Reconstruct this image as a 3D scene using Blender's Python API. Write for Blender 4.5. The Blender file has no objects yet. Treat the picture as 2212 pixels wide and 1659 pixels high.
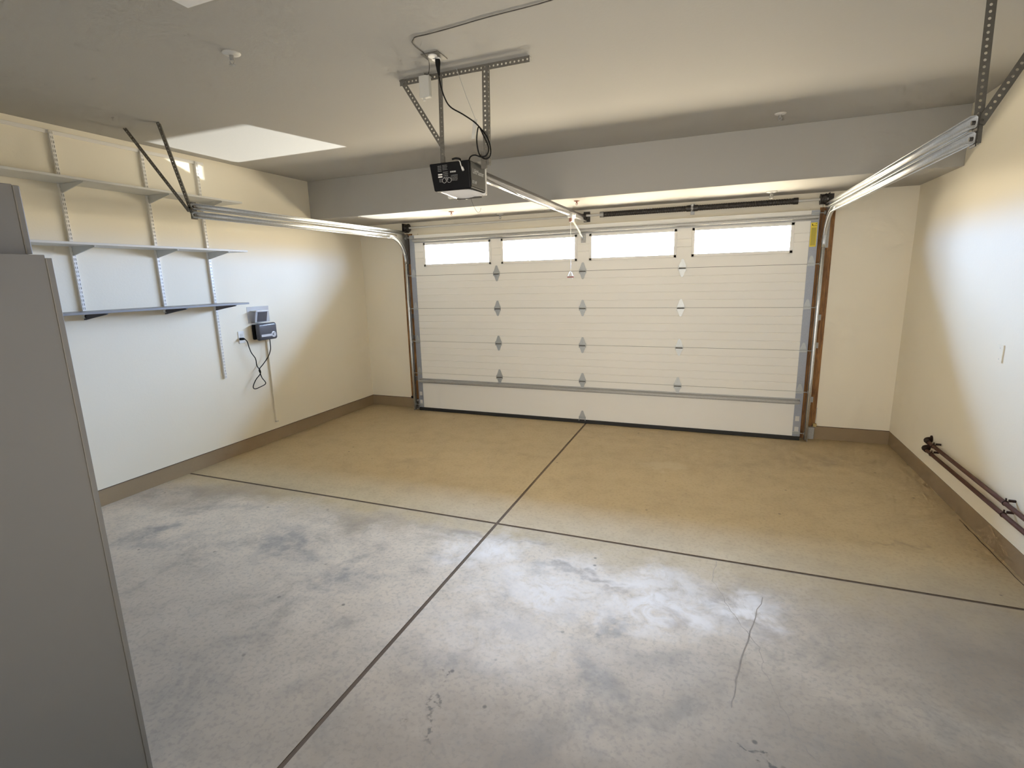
import bpy, bmesh, math, random
from mathutils import Vector, Matrix
random.seed(7)
SC = bpy.context.scene
COL = SC.collection
PI = math.pi

# ------------------------------------------------------------------ room measures (metres)
XL, XR = -3.317, 3.279          # side wall faces
YREAR = -6.85                   # wall behind the viewer
HS = 0.151                      # concrete stem wall height
ZS, YS, ZC = 2.624, -0.968, 3.082   # soffit underside, soffit face, ceiling
YD = -0.111                     # inner face of the garage door
XJ, YJ = 0.026, -3.012          # floor joints
DW = 2.432                      # half width of the door

# ------------------------------------------------------------------ shader helpers
class NT:
    def __init__(self, name):
        self.m = bpy.data.materials.new(name); self.m.use_nodes = True
        self.t = self.m.node_tree; self.t.nodes.clear()
        self.out = self.t.nodes.new('ShaderNodeOutputMaterial')
    def n(self, typ, **kw):
        nd = self.t.nodes.new(typ)
        for k, v in kw.items():
            if k.startswith('i_'):
                key = k[2:].replace('_', ' ')
                self.set(nd.inputs[key], v)
            else: setattr(nd, k, v)
        return nd
    def set(self, sock, v):
        if isinstance(v, bpy.types.NodeSocket): self.t.links.new(v, sock)
        else: sock.default_value = v
    def math(self, op, a, b=0.0, clamp=False):
        nd = self.t.nodes.new('ShaderNodeMath'); nd.operation = op; nd.use_clamp = clamp
        self.set(nd.inputs[0], a); self.set(nd.inputs[1], b); return nd.outputs[0]
    def mix(self, f, a, b):
        nd = self.t.nodes.new('ShaderNodeMix'); nd.data_type = 'RGBA'
        self.set(nd.inputs[0], f)
        for s, v in ((nd.inputs[6], a), (nd.inputs[7], b)):
            if isinstance(v, bpy.types.NodeSocket): self.t.links.new(v, s)
            else: s.default_value = (*v, 1) if len(v) == 3 else v
        return nd.outputs[2]
    def ramp(self, f, lo, hi):
        nd = self.t.nodes.new('ShaderNodeMapRange'); nd.interpolation_type = 'SMOOTHSTEP'
        self.set(nd.inputs[0], f); nd.inputs[1].default_value = lo; nd.inputs[2].default_value = hi
        return nd.outputs[0]
    def noise(self, vec, scale, detail=4, rough=0.55, dist=0.0):
        nd = self.t.nodes.new('ShaderNodeTexNoise'); nd.noise_dimensions = '3D'
        if vec is not None: self.t.links.new(vec, nd.inputs['Vector'])
        nd.inputs['Scale'].default_value = scale; nd.inputs['Detail'].default_value = detail
        nd.inputs['Roughness'].default_value = rough; nd.inputs['Distortion'].default_value = dist
        return nd.outputs[0]
    def pos(self):
        return self.n('ShaderNodeNewGeometry').outputs['Position']
    def bsdf(self, color, rough=0.5, metal=0.0, spec=0.5, bump=None, bstr=0.2, bdist=0.01):
        b = self.n('ShaderNodeBsdfPrincipled')
        self.set(b.inputs['Base Color'], (*color, 1) if isinstance(color, tuple) and len(color) == 3 else color)
        self.set(b.inputs['Roughness'], rough); self.set(b.inputs['Metallic'], metal)
        self.set(b.inputs['Specular IOR Level'], spec)
        if bump is not None:
            bp = self.n('ShaderNodeBump'); bp.inputs['Strength'].default_value = bstr
            bp.inputs['Distance'].default_value = bdist
            self.t.links.new(bump, bp.inputs['Height']); self.t.links.new(bp.outputs[0], b.inputs['Normal'])
        self.t.links.new(b.outputs[0], self.out.inputs[0]); return b

def simple(name, color, rough=0.5, metal=0.0, spec=0.5, var=0.06, scale=30, bstr=0.0):
    t = NT(name); p = t.pos(); nz = t.noise(p, scale, 3)
    c2 = tuple(max(0, c * (1 - var)) for c in color); c1 = tuple(min(1, c * (1 + var)) for c in color)
    t.bsdf(t.mix(nz, c2, c1), rough, metal, spec, bump=nz if bstr else None, bstr=bstr, bdist=0.002)
    return t.m

def wall_mat(name, color, var=0.035):
    t = NT(name); p = t.pos()
    big = t.noise(p, 0.9, 3); fine = t.noise(p, 55, 2, 0.6)
    c = t.mix(big, tuple(x * (1 - var) for x in color), tuple(min(1, x * (1 + var)) for x in color))
    t.bsdf(c, 0.75, 0, 0.25, bump=fine, bstr=0.14, bdist=0.004)
    return t.m

M = {}
M['wall'] = wall_mat('wall_paint', (0.855, 0.795, 0.655))
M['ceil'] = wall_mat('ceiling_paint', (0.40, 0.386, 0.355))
M['door'] = None
M['galv'] = None
def galv(name, color, rough, var=0.18, scale=60, metal=0.85):
    t = NT(name); p = t.pos()
    nz = t.noise(p, scale, 3, 0.6); v = t.n('ShaderNodeTexVoronoi', i_Scale=90.0); t.t.links.new(p, v.inputs['Vector'])
    f = t.math('ADD', t.math('MULTIPLY', nz, 0.6), t.math('MULTIPLY', v.outputs['Distance'], 0.6))
    c = t.mix(f, tuple(x * (1 - var) for x in color), tuple(min(1, x * (1 + var)) for x in color))
    t.bsdf(c, rough, metal, 0.5); return t.m
M['galv'] = galv('galvanized_steel', (0.62, 0.64, 0.66), 0.34)
M['galv_dull'] = galv('galvanized_steel_dull', (0.36, 0.36, 0.35), 0.5, metal=0.5)
M['stile'] = galv('galvanized_stile', (0.30, 0.325, 0.38), 0.5, var=0.10, metal=0.35)
M['angle'] = galv('slotted_angle_steel', (0.115, 0.107, 0.092), 0.5, metal=0.3)
M['hinge'] = galv('hinge_steel', (0.40, 0.42, 0.43), 0.42, var=0.12, metal=0.5)
M['darksteel'] = simple('dark_steel', (0.045, 0.04, 0.036), 0.5, 0.4, var=0.3)
M['rail_dark'] = simple('opener_rail_steel', (0.022, 0.018, 0.018), 0.6, spec=0.2, var=0.15)
M['rail_bright'] = galv('opener_rail_face', (0.75, 0.75, 0.78), 0.22)
M['black'] = simple('black_plastic', (0.003, 0.003, 0.004), 0.5, spec=0.12, var=0.2)
M['blackcord'] = simple('black_cord_rubber', (0.004, 0.004, 0.004), 0.6, spec=0.15, var=0.2)
M['rubber'] = simple('black_rubber_seal', (0.01, 0.01, 0.01), 0.7, var=0.2)
M['sidegray'] = simple('gray_plastic_panel', (0.048, 0.046, 0.042), 0.55, spec=0.2, var=0.12)
M['print'] = simple('gray_print', (0.10, 0.10, 0.10), 0.6)
M['printlight'] = simple('light_print', (0.35, 0.35, 0.34), 0.6)
M['lens'] = simple('white_light_lens', (0.95, 0.95, 0.97), 0.25, var=0.01)
M['white'] = simple('white_plastic', (0.78, 0.77, 0.75), 0.4, var=0.03)
M['shelfwhite'] = simple('white_shelf_laminate', (0.62, 0.62, 0.59), 0.4, var=0.04, scale=8)
M['shelfgray'] = simple('gray_shelf_laminate', (0.20, 0.205, 0.225), 0.4, var=0.06, scale=8)
M['bracketdark'] = simple('dark_bracket_steel', (0.07, 0.07, 0.085), 0.45, 0.1, var=0.15)
M['standard'] = simple('white_enamel_steel', (0.82, 0.80, 0.76), 0.3, var=0.03)
M['offwhite'] = simple('off_white_metal', (0.60, 0.585, 0.55), 0.45, var=0.03)
M['boxgray'] = simple('gray_receiver_plastic', (0.50, 0.49, 0.45), 0.5, var=0.04)
M['yellow'] = simple('yellow_label', (0.80, 0.62, 0.03), 0.5, var=0.05)
M['olive'] = simple('yellow_label_print', (0.42, 0.33, 0.02), 0.5, var=0.15, scale=200)
M['red'] = simple('red_plastic', (0.30, 0.03, 0.03), 0.4)
M['redbrown'] = simple('red_brown_metal', (0.30, 0.12, 0.09), 0.45)
M['copper'] = simple('brown_copper_pipe', (0.085, 0.032, 0.020), 0.65, 0.0, spec=0.2, var=0.3, scale=14)
M['copperdark'] = simple('dark_pipe_fitting', (0.028, 0.015, 0.012), 0.65, 0.0, spec=0.2, var=0.3, scale=25)
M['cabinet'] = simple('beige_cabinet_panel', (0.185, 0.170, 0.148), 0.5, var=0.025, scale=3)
M['ctl'] = simple('charcoal_plastic', (0.07, 0.07, 0.085), 0.25, var=0.1)
M['silver'] = simple('silver_trim', (0.55, 0.56, 0.60), 0.35, 0.3, var=0.05)
M['drywood'] = None
M['amber'] = simple('sensor_amber', (0.45, 0.33, 0.12), 0.4)

# door skin: embossed cream steel
t = NT('garage_door_skin'); p = t.pos()
grain = t.n('ShaderNodeMapping'); t.t.links.new(p, grain.inputs['Vector']); grain.inputs['Scale'].default_value = (6, 6, 60)
g = t.noise(grain.outputs[0], 6, 4, 0.6); b = t.noise(p, 1.2, 2)
t.bsdf(t.mix(b, (0.78, 0.765, 0.715), (0.83, 0.815, 0.77)), 0.5, 0, 0.4, bump=g, bstr=0.12, bdist=0.003); M['door'] = t.m
# wood jamb
t = NT('brown_jamb_wood'); p = t.pos()
mp = t.n('ShaderNodeMapping'); t.t.links.new(p, mp.inputs['Vector']); mp.inputs['Scale'].default_value = (14, 14, 1.3)
w = t.noise(mp.outputs[0], 4.5, 6, 0.65, 0.8); sp = t.noise(p, 3.0, 4, 0.6)
c = t.mix(t.ramp(w, 0.3, 0.72), (0.105, 0.040, 0.012), (0.36, 0.165, 0.045))
c = t.mix(t.ramp(sp, 0.52, 0.75), c, (0.22, 0.10, 0.035))
t.bsdf(c, 0.6, 0, 0.35, bump=w, bstr=0.25, bdist=0.003); M['wood'] = t.m
# glass: clear thin pane
t = NT('thin_window_glass')
tr = t.n('ShaderNodeBsdfTransparent'); tr.inputs[0].default_value = (0.95, 0.97, 0.97, 1)
gl = t.n('ShaderNodeBsdfGlossy'); gl.inputs['Roughness'].default_value = 0.05
lw = t.n('ShaderNodeLayerWeight'); lw.inputs['Blend'].default_value = 0.15
mx = t.n('ShaderNodeMixShader'); t.t.links.new(t.math('MULTIPLY', lw.outputs['Fresnel'], 0.5), mx.inputs[0])
t.t.links.new(tr.outputs[0], mx.inputs[1]); t.t.links.new(gl.outputs[0], mx.inputs[2])
t.t.links.new(mx.outputs[0], t.out.inputs[0]); M['glass'] = t.m
# clear plastic of the holder
t = NT('clear_plastic')
tr = t.n('ShaderNodeBsdfTransparent'); tr.inputs[0].default_value = (0.93, 0.94, 0.97, 1)
gl = t.n('ShaderNodeBsdfPrincipled'); gl.inputs['Base Color'].default_value = (0.85, 0.86, 0.92, 1); gl.inputs['Roughness'].default_value = 0.15
mx = t.n('ShaderNodeMixShader'); mx.inputs[0].default_value = 0.38
t.t.links.new(tr.outputs[0], mx.inputs[1]); t.t.links.new(gl.outputs[0], mx.inputs[2])
t.t.links.new(mx.outputs[0], t.out.inputs[0]); M['clear'] = t.m
# stem wall concrete
t = NT('stem_wall_concrete'); p = t.pos()
a = t.noise(p, 2.2, 5, 0.6); bb = t.noise(p, 30, 4, 0.6)
c = t.mix(a, (0.27, 0.19, 0.105), (0.36, 0.265, 0.16)); c = t.mix(t.math('MULTIPLY', bb, 0.35), c, (0.22, 0.165, 0.11))
t.bsdf(c, 0.8, 0, 0.25, bump=bb, bstr=0.2, bdist=0.004); M['stem'] = t.m
M['joint'] = simple('floor_joint_dirt', (0.105, 0.07, 0.042), 0.85, var=0.3, scale=20)
M['crack'] = simple('floor_crack', (0.29, 0.25, 0.215), 0.9, var=0.3, scale=30)
M['gap'] = simple('dark_gap', (0.06, 0.04, 0.025), 0.9, var=0.3, scale=12)

# floor concrete with stains at their real places
def floor_material():
    t = NT('garage_floor_concrete'); p = t.pos()
    wob = t.n('ShaderNodeTexNoise'); t.t.links.new(p, wob.inputs['Vector']); wob.inputs['Scale'].default_value = 2.6; wob.inputs['Detail'].default_value = 4; wob.inputs['Roughness'].default_value = 0.62
    sub = t.n('ShaderNodeVectorMath', operation='SUBTRACT'); t.t.links.new(wob.outputs['Color'], sub.inputs[0]); sub.inputs[1].default_value = (0.5, 0.5, 0.5)
    scl = t.n('ShaderNodeVectorMath', operation='SCALE'); t.t.links.new(sub.outputs[0], scl.inputs[0]); scl.inputs['Scale'].default_value = 0.75
    add = t.n('ShaderNodeVectorMath', operation='ADD'); t.t.links.new(p, add.inputs[0]); t.t.links.new(scl.outputs[0], add.inputs[1])
    q = add.outputs[0]
    def blob(x, y, rx, ry, rot=0.0, soft=1.0):
        mp = t.n('ShaderNodeMapping', vector_type='TEXTURE'); t.t.links.new(q, mp.inputs['Vector'])
        mp.inputs['Location'].default_value = (x, y, 0); mp.inputs['Rotation'].default_value = (0, 0, rot); mp.inputs['Scale'].default_value = (rx, ry, 1e3)
        ln = t.n('ShaderNodeVectorMath', operation='LENGTH'); t.t.links.new(mp.outputs[0], ln.inputs[0])
        nd = t.n('ShaderNodeMapRange'); nd.interpolation_type = 'SMOOTHSTEP'
        t.t.links.new(ln.outputs['Value'], nd.inputs[0]); nd.inputs[1].default_value = 1.0 + 0.3 * soft; nd.inputs[2].default_value = max(0.0, 0.75 - 0.75 * soft)
        return nd.outputs[0]
    def blobs(lst):
        acc = None
        for b in lst:
            s = b[-1]; v = t.math('MULTIPLY', blob(*b[:-1]), s)
            acc = v if acc is None else t.math('MAXIMUM', acc, v)
        return acc
    n1 = t.noise(p, 0.8, 3, 0.6); n2 = t.noise(p, 5.5, 4, 0.66); n3 = t.noise(p, 42, 2, 0.6)
    n4 = t.noise(p, 2.1, 3, 0.62, 0.5)
    sep = t.n('ShaderNodeSeparateXYZ'); t.t.links.new(p, sep.inputs[0])
    # near bay (viewer side of the cross joint) grey, far bay tan: reach of window skylight painted in
    sepq = t.n('ShaderNodeSeparateXYZ'); t.t.links.new(q, sepq.inputs[0])
    far = t.ramp(sepq.outputs['Y'], -3.50, -2.98)
    tan = t.mix(n1, (0.43, 0.33, 0.188), (0.52, 0.405, 0.235))
    gray = t.mix(n4, (0.58, 0.49, 0.385), (0.74, 0.635, 0.505))
    c = t.mix(far, gray, tan)
    # fine mottling
    c = t.mix(t.math('MULTIPLY', t.ramp(n2, 0.42, 0.72), 0.33), c, t.mix(far, (0.30, 0.28, 0.255), (0.34, 0.265, 0.165)))
    # warm brown patch along right side of near bay and bottom
    c = t.mix(blobs([(3.0, -3.6, 1.5, 0.9, 0.0, 1.0, 0.9), (2.3, -4.5, 1.3, 0.9, 0.0, 1.0, 0.85), (0.9, -4.9, 1.2, 0.45, 0.1, 1.0, 0.7), (-2.6, -3.3, 0.9, 0.30, 0.3, 1.0, 0.6), (-0.9, -3.3, 0.8, 0.2, 0.1, 1.0, 0.5)]), c, (0.22, 0.165, 0.115))
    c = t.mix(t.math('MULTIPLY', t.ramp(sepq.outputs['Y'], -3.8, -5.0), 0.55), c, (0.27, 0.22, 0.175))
    blot = t.math('MULTIPLY', t.ramp(t.noise(p, 1.9, 5, 0.72, 0.4), 0.50, 0.70), t.math('SUBTRACT', 0.52, t.math('MULTIPLY', far, 0.36)))
    c = t.mix(blot, c, t.mix(far, (0.215, 0.195, 0.175), (0.27, 0.205, 0.125)))
    c = t.mix(t.math('MULTIPLY', t.ramp(n3, 0.48, 0.66), 0.28), c, t.mix(far, (0.20, 0.18, 0.16), (0.27, 0.20, 0.12)))
    # grey-blue smears
    dark = blobs([(-1.22, -3.80, 0.42, 0.17, -0.25, 1.0, 0.8), (-0.55, -3.92, 0.35, 0.13, -0.2, 1.0, 0.7), (-0.62, -4.06, 0.30, 0.10, 0.0, 1.0, 0.55),
                  (-2.42, -3.90, 0.14, 0.10, 0.3, 1.0, 0.8), (-2.3, -4.08, 0.55, 0.16, 0.1, 1.0, 0.55), (1.08, -4.27, 0.10, 0.40, 0.12, 1.0, 0.5),
                  (1.12, -3.88, 0.05, 0.17, 0.2, 0.8, 0.6), (0.72, -3.50, 0.33, 0.07, 0.25, 1.0, 0.7), (0.20, -3.23, 0.22, 0.06, 0.2, 1.0, 0.55), (-0.1, -3.25, 0.35, 0.12, 0.1, 1.0, 0.5),
                  (1.62, -3.50, 0.12, 0.17, 0.1, 1.0, 0.55), (1.80, -3.46, 0.10, 0.12, 0.1, 1.0, 0.5), (0.35, -4.45, 0.45, 0.12, 0.15, 1.0, 0.45), (1.45, -4.1, 0.3, 0.2, 0.1, 1.0, 0.35),
                  (2.72, -2.40, 0.13, 0.035, 0.5, 0.8, 0.6), (-1.4, -2.0, 0.45, 0.16, 0.4, 1.0, 0.35), (-0.4, -1.5, 0.25, 0.1, 0.1, 1.0, 0.28), (1.9, -1.1, 0.5, 0.2, 0.0, 1.0, 0.25), (2.55, -0.75, 0.45, 0.2, 0.3, 1.0, 0.4)])
    dark = t.math('MULTIPLY', dark, t.ramp(n2, 0.25, 0.6))
    c = t.mix(dark, c, t.mix(far, (0.205, 0.20, 0.20), (0.25, 0.195, 0.13)))
    # chalky white bloom beside the joints, blurred window sheen painted in with it
    wh = blobs([(0.14, -3.42, 0.24, 0.33, 0.0, 1.0, 0.85), (0.62, -3.74, 0.55, 0.24, 0.1, 1.0, 0.8), (1.25, -3.66, 0.45, 0.22, 0.1, 1.0, 0.95),
                (1.66, -3.45, 0.30, 0.20, 0.0, 1.0, 0.9), (1.15, -3.42, 0.60, 0.22, 0.1, 1.0, 0.75), (0.6, -4.15, 0.7, 0.3, 0.1, 1.0, 0.35), (-0.12, -3.5, 0.16, 0.25, 0.4, 1.0, 0.5)])
    wh = t.math('MULTIPLY', wh, t.ramp(t.noise(p, 6.5, 5, 0.7, 0.8), 0.26, 0.56))
    c = t.mix(wh, c, (0.86, 0.83, 0.83))
    br = blobs([(0.85, -3.47, 0.22, 0.05, 0.2, 1.0, 0.7), (0.35, -3.22, 0.16, 0.04, 0.1, 1.0, 0.6), (1.02, -3.52, 0.12, 0.05, 0.5, 1.0, 0.7), (1.60, -3.38, 0.05, 0.16, 0.3, 1.0, 0.6), (1.72, -3.60, 0.16, 0.06, -0.6, 1.0, 0.6), (-0.05, -3.22, 0.25, 0.07, 0.1, 1.0, 0.6), (1.30, -3.75, 0.07, 0.12, 0.3, 1.0, 0.5)])
    c = t.mix(t.math('MULTIPLY', br, t.ramp(n2, 0.3, 0.55)), c, (0.30, 0.24, 0.19))
    c = t.mix(blobs([(1.13, -1.35, 0.30, 0.10, 0.2, 0.7, 0.35)]), c, (0.60, 0.52, 0.35))
    # small dark specks
    v = t.n('ShaderNodeTexVoronoi', i_Scale=6.0); t.t.links.new(p, v.inputs['Vector'])
    spk = t.math('MULTIPLY', t.ramp(v.outputs['Distance'], 0.085, 0.035), t.ramp(t.noise(p, 1.3, 2), 0.46, 0.58))
    spots = blobs([(1.74, -4.36, 0.09, 0.014, -0.75, 0.4, 0.75), (1.80, -4.47, 0.10, 0.012, -0.6, 0.4, 0.6), (0.47, -4.70, 0.02, 0.16, 0.3, 0.6, 0.6), (0.42, -4.52, 0.02, 0.05, 0.2, 0.6, 0.6)])
    spots = t.math('MULTIPLY', spots, t.ramp(n3, 0.42, 0.6))
    c = t.mix(t.math('MAXIMUM', t.math('MULTIPLY', spk, 0.7), spots), c, (0.06, 0.055, 0.05))
    bumph = n3
    rough = t.math('ADD', 0.42, t.math('MULTIPLY', n2, 0.25))
    t.bsdf(c, rough, 0, 0.32, bump=bumph, bstr=0.10, bdist=0.004)
    return t.m
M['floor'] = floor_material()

# ------------------------------------------------------------------ mesh helpers (all in world metres)
def mesh_obj(name, bm, mat, parent=None, smooth=False, loc=None):
    base = Vector((0, 0, 0))
    if parent is not None: base = Vector(parent['_w']) if '_w' in parent else Vector((0, 0, 0))
    w = Vector(loc) if loc is not None else base
    bmesh.ops.translate(bm, verts=bm.verts, vec=-w)
    bmesh.ops.recalc_face_normals(bm, faces=bm.faces)
    me = bpy.data.meshes.new(name); bm.to_mesh(me); bm.free()
    mats = mat if isinstance(mat, (list, tuple)) else [mat]
    for m in mats: me.materials.append(m)
    if smooth:
        for f in me.polygons: f.use_smooth = True
    o = bpy.data.objects.new(name, me); COL.objects.link(o)
    if parent is not None:
        o.parent = parent; o.location = w - base
    else: o.location = w
    o['_w'] = tuple(w)
    return o
def thing(name, label, cat, loc, group=None):
    o = bpy.data.objects.new(name, None); COL.objects.link(o); o.location = loc
    o.empty_display_size = 0.1; o['_w'] = tuple(loc); o['label'] = label; o['category'] = cat
    if group: o['group'] = group
    return o
def tag(o, label, cat, group=None):
    o['label'] = label; o['category'] = cat
    if group: o['group'] = group
    return o
def struct(name, bm, mat, parent=None, **k):
    o = mesh_obj(name, bm, mat, parent, **k); o['kind'] = 'structure'; return o
def NB(): return bmesh.new()
def box(bm, x0, x1, y0, y1, z0, z1, bev=0.0, seg=2, mi=0):
    r = bmesh.ops.create_cube(bm, size=1.0)
    vs = r['verts']
    for v in vs: v.co = Vector((x0 + (v.co.x + .5) * (x1 - x0), y0 + (v.co.y + .5) * (y1 - y0), z0 + (v.co.z + .5) * (z1 - z0)))
    fs = set(f for v in vs for f in v.link_faces)
    for f in fs: f.material_index = mi
    if bev > 0:
        es = list(set(e for v in vs for e in v.link_edges))
        bmesh.ops.bevel(bm, geom=es, offset=bev, segments=seg, profile=0.5, affect='EDGES', clamp_overlap=True)
    return bm
def BX(*a, **k): return box(NB(), *a, **k)
def quad(bm, pts, mi=0):
    f = bm.faces.new([bm.verts.new(p) for p in pts]); f.material_index = mi; return f
def prism(bm, pts, axis, a0, a1, mi=0):
    """polygon pts (2-D) extruded along an axis; the other two axes are kept in xyz order"""
    def P(p, a):
        if axis == 'x': return (a, p[0], p[1])
        if axis == 'y': return (p[0], a, p[1])
        return (p[0], p[1], a)
    A = [bm.verts.new(P(p, a0)) for p in pts]; B = [bm.verts.new(P(p, a1)) for p in pts]
    n = len(pts); fs = [bm.faces.new(A), bm.faces.new(list(reversed(B)))]
    for i in range(n): fs.append(bm.faces.new([A[i], A[(i + 1) % n], B[(i + 1) % n], B[i]]))
    for f in fs: f.material_index = mi
    return bm
def tube(bm, pts, r, n=8, mi=0, cap=True):
    pts = [Vector(p) for p in pts]; rs = r if isinstance(r, (list, tuple)) else [r] * len(pts)
    up = Vector((0, 0, 1)); rings = []; prev = None
    for i, p in enumerate(pts):
        tng = (pts[min(i + 1, len(pts) - 1)] - pts[max(i - 1, 0)]).normalized()
        a = prev - tng * prev.dot(tng) if prev is not None else (up.cross(tng) if abs(tng.z) < .95 else Vector((1, 0, 0)).cross(tng))
        if a.length < 1e-6: a = tng.orthogonal()
        a.normalize(); prev = a; b = tng.cross(a)
        rings.append([bm.verts.new(p + (a * math.cos(2 * PI * k / n) + b * math.sin(2 * PI * k / n)) * rs[i]) for k in range(n)])
    for i in range(len(rings) - 1):
        for k in range(n):
            f = bm.faces.new([rings[i][k], rings[i][(k + 1) % n], rings[i + 1][(k + 1) % n], rings[i + 1][k]]); f.material_index = mi
    if cap:
        for rg in (rings[0], rings[-1]):
            f = bm.faces.new(rg); f.material_index = mi
    return bm
def TB(*a, **k): return tube(NB(), *a, **k)
def spline(pts, sub=6):
    P = [Vector(p) for p in pts]; out = []
    for i in range(len(P) - 1):
        p0, p1, p2, p3 = P[max(i - 1, 0)], P[i], P[i + 1], P[min(i + 2, len(P) - 1)]
        for s in range(sub):
            u = s / sub
            out.append(0.5 * ((2 * p1) + (p2 - p0) * u + (2 * p0 - 5 * p1 + 4 * p2 - p3) * u * u + (3 * p1 - p0 - 3 * p2 + p3) * u ** 3))
    out.append(P[-1]); return out
def lathe(bm, prof, origin, axis='z', n=20, mi=0):
    """prof: list of (radius, height) along axis from origin"""
    O = Vector(origin); rings = []
    for r, h in prof:
        ring = []
        for k in range(n):
            c, s = math.cos(2 * PI * k / n) * max(r, 1e-5), math.sin(2 * PI * k / n) * max(r, 1e-5)
            d = {'z': (c, s, h), 'x': (h, c, s), 'y': (c, h, s)}[axis]
            ring.append(bm.verts.new(O + Vector(d)))
        rings.append(ring)
    for i in range(len(rings) - 1):
        for k in range(n):
            f = bm.faces.new([rings[i][k], rings[i][(k + 1) % n], rings[i + 1][(k + 1) % n], rings[i + 1][k]]); f.material_index = mi
    for rg in (rings[0], rings[-1]):
        f = bm.faces.new(rg); f.material_index = mi
    return bm
def perf_strip(bm, p0, p1, wdir, width, thick, pitch, hole, cols=1, mi=0):
    """flat steel strip from p0 to p1 with real punched holes; hole=('o',r) or ('r',w,h)"""
    p0, p1 = Vector(p0), Vector(p1); L = (p1 - p0).length; u = (p1 - p0) / L
    w = Vector(wdir); w = (w - u * w.dot(u)).normalized(); nrm = u.cross(w).normalized()
    n = max(1, int(L / pitch)); pl = L / n; cw = width / cols
    before = set(bm.faces)
    cache = {}
    def V(a, b):
        k = (round(a, 5), round(b, 5))
        if k not in cache: cache[k] = bm.verts.new(p0 + u * a + w * b)
        return cache[k]
    for i in range(n):
        for c in range(cols):
            a0, a1, b0, b1 = i * pl, (i + 1) * pl, c * cw, (c + 1) * cw
            ca, cb = (a0 + a1) / 2, (b0 + b1) / 2
            if hole[0] == 'o': hw = hh = hole[1]
            else: hw, hh = hole[2] / 2, hole[1] / 2
            outer = [(a0, b0), (a1, b0), (a1, b1), (a0, b1)]
            if hole[0] == 'o':
                k = hw * 0.414
                inner = [[(ca - hw, cb - k), (ca - k, cb - hw)], [(ca + k, cb - hw), (ca + hw, cb - k)], [(ca + hw, cb + k), (ca + k, cb + hw)], [(ca - k, cb + hw), (ca - hw, cb + k)]]
                for j in range(4):
                    f = bm.faces.new([V(*outer[j]), V(*inner[j][1]), V(*inner[j][0])]); f.material_index = mi
                    nx = inner[(j + 1) % 4]
                    f = bm.faces.new([V(*outer[j]), V(*outer[(j + 1) % 4]), V(*nx[0]), V(*inner[j][1])]); f.material_index = mi
            else:
                inn = [(ca - hw, cb - hh), (ca + hw, cb - hh), (ca + hw, cb + hh), (ca - hw, cb + hh)]
                for j in range(4):
                    f = bm.faces.new([V(*outer[j]), V(*outer[(j + 1) % 4]), V(*inn[(j + 1) % 4]), V(*inn[j])]); f.material_index = mi
    new = [f for f in bm.faces if f not in before]
    r = bmesh.ops.extrude_face_region(bm, geom=new)
    bmesh.ops.translate(bm, verts=[e for e in r['geom'] if isinstance(e, bmesh.types.BMVert)], vec=nrm * thick)
    return bm
def slotted_angle(p0, p1, d1, d2, w=0.034, pitch=0.026, r=0.0055):
    bm = NB()
    perf_strip(bm, p0, p1, d1, w, 0.002, pitch, ('o', r)); perf_strip(bm, p0, p1, d2, w, 0.002, pitch, ('o', r))
    return bm
def sweep_yz(bm, path, prof, x0, sx):
    """C profile (a along in-plane normal, b inward) swept along a path in a plane of constant x"""
    rings = []
    for i, (y, z) in enumerate(path):
        a = Vector(path[max(i - 1, 0)]); b = Vector(path[min(i + 1, len(path) - 1)]); tg = (b - a).normalized()
        nx, nz = -tg.y, tg.x
        rings.append([bm.verts.new((x0 + sx * pb, y + nx * pa, z + nz * pa)) for pa, pb in prof])
    for i in range(len(rings) - 1):
        for k in range(len(prof) - 1):
            bm.faces.new([rings[i][k], rings[i][k + 1], rings[i + 1][k + 1], rings[i + 1][k]])
    return bm
def solid(o, th):
    m = o.modifiers.new('thickness', 'SOLIDIFY'); m.thickness = th; m.offset = 0; return o
def dup(o, loc, parent):
    c = o.copy(); COL.objects.link(c); c.parent = parent; c.location = Vector(loc) - Vector(parent['_w'])
    c['_w'] = tuple(loc); return c
def text(name, body, size, M4, mat, parent, extrude=0.0008, shear=0.0, sx=1.0):
    cu = bpy.data.curves.new(name, 'FONT'); cu.body = body; cu.size = size; cu.extrude = extrude; cu.align_x = 'CENTER'; cu.align_y = 'CENTER'; cu.shear = shear
    cu.materials.append(mat); tmp = bpy.data.objects.new(name, cu); COL.objects.link(tmp)
    me = bpy.data.meshes.new_from_object(tmp.evaluated_get(bpy.context.evaluated_depsgraph_get())); bpy.data.objects.remove(tmp); bpy.data.curves.remove(cu)
    me.name = name
    if not me.materials: me.materials.append(mat)
    o = bpy.data.objects.new(name, me); COL.objects.link(o)
    o.parent = parent; m = M4.copy(); m.translation = m.translation - Vector(parent['_w']); o.matrix_local = m @ Matrix.Diagonal((sx, 1, 1, 1)); return o

# ================================================================== SETTING
# floor: four slabs with sunk control joints
bm = NB(); g = 0.0115
xs = [XL - 0.1, XJ - g, XJ + g, XR + 0.1]; ys = [YREAR - 0.1, YJ - g, YJ + g, 0.4]
for i in (0, 2):
    for j in (0, 2):
        box(bm, xs[i], xs[i + 1], ys[j], ys[j + 1], -0.12, 0.0)
bm.normal_update()
for f in bm.faces:
    if f.normal.z < 0.5: f.material_index = 1
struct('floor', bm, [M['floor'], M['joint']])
bm = NB(); box(bm, xs[0], xs[3], ys[0], ys[3], -0.14, -0.004); struct('floor_joint', bm, M['joint'])
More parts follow.
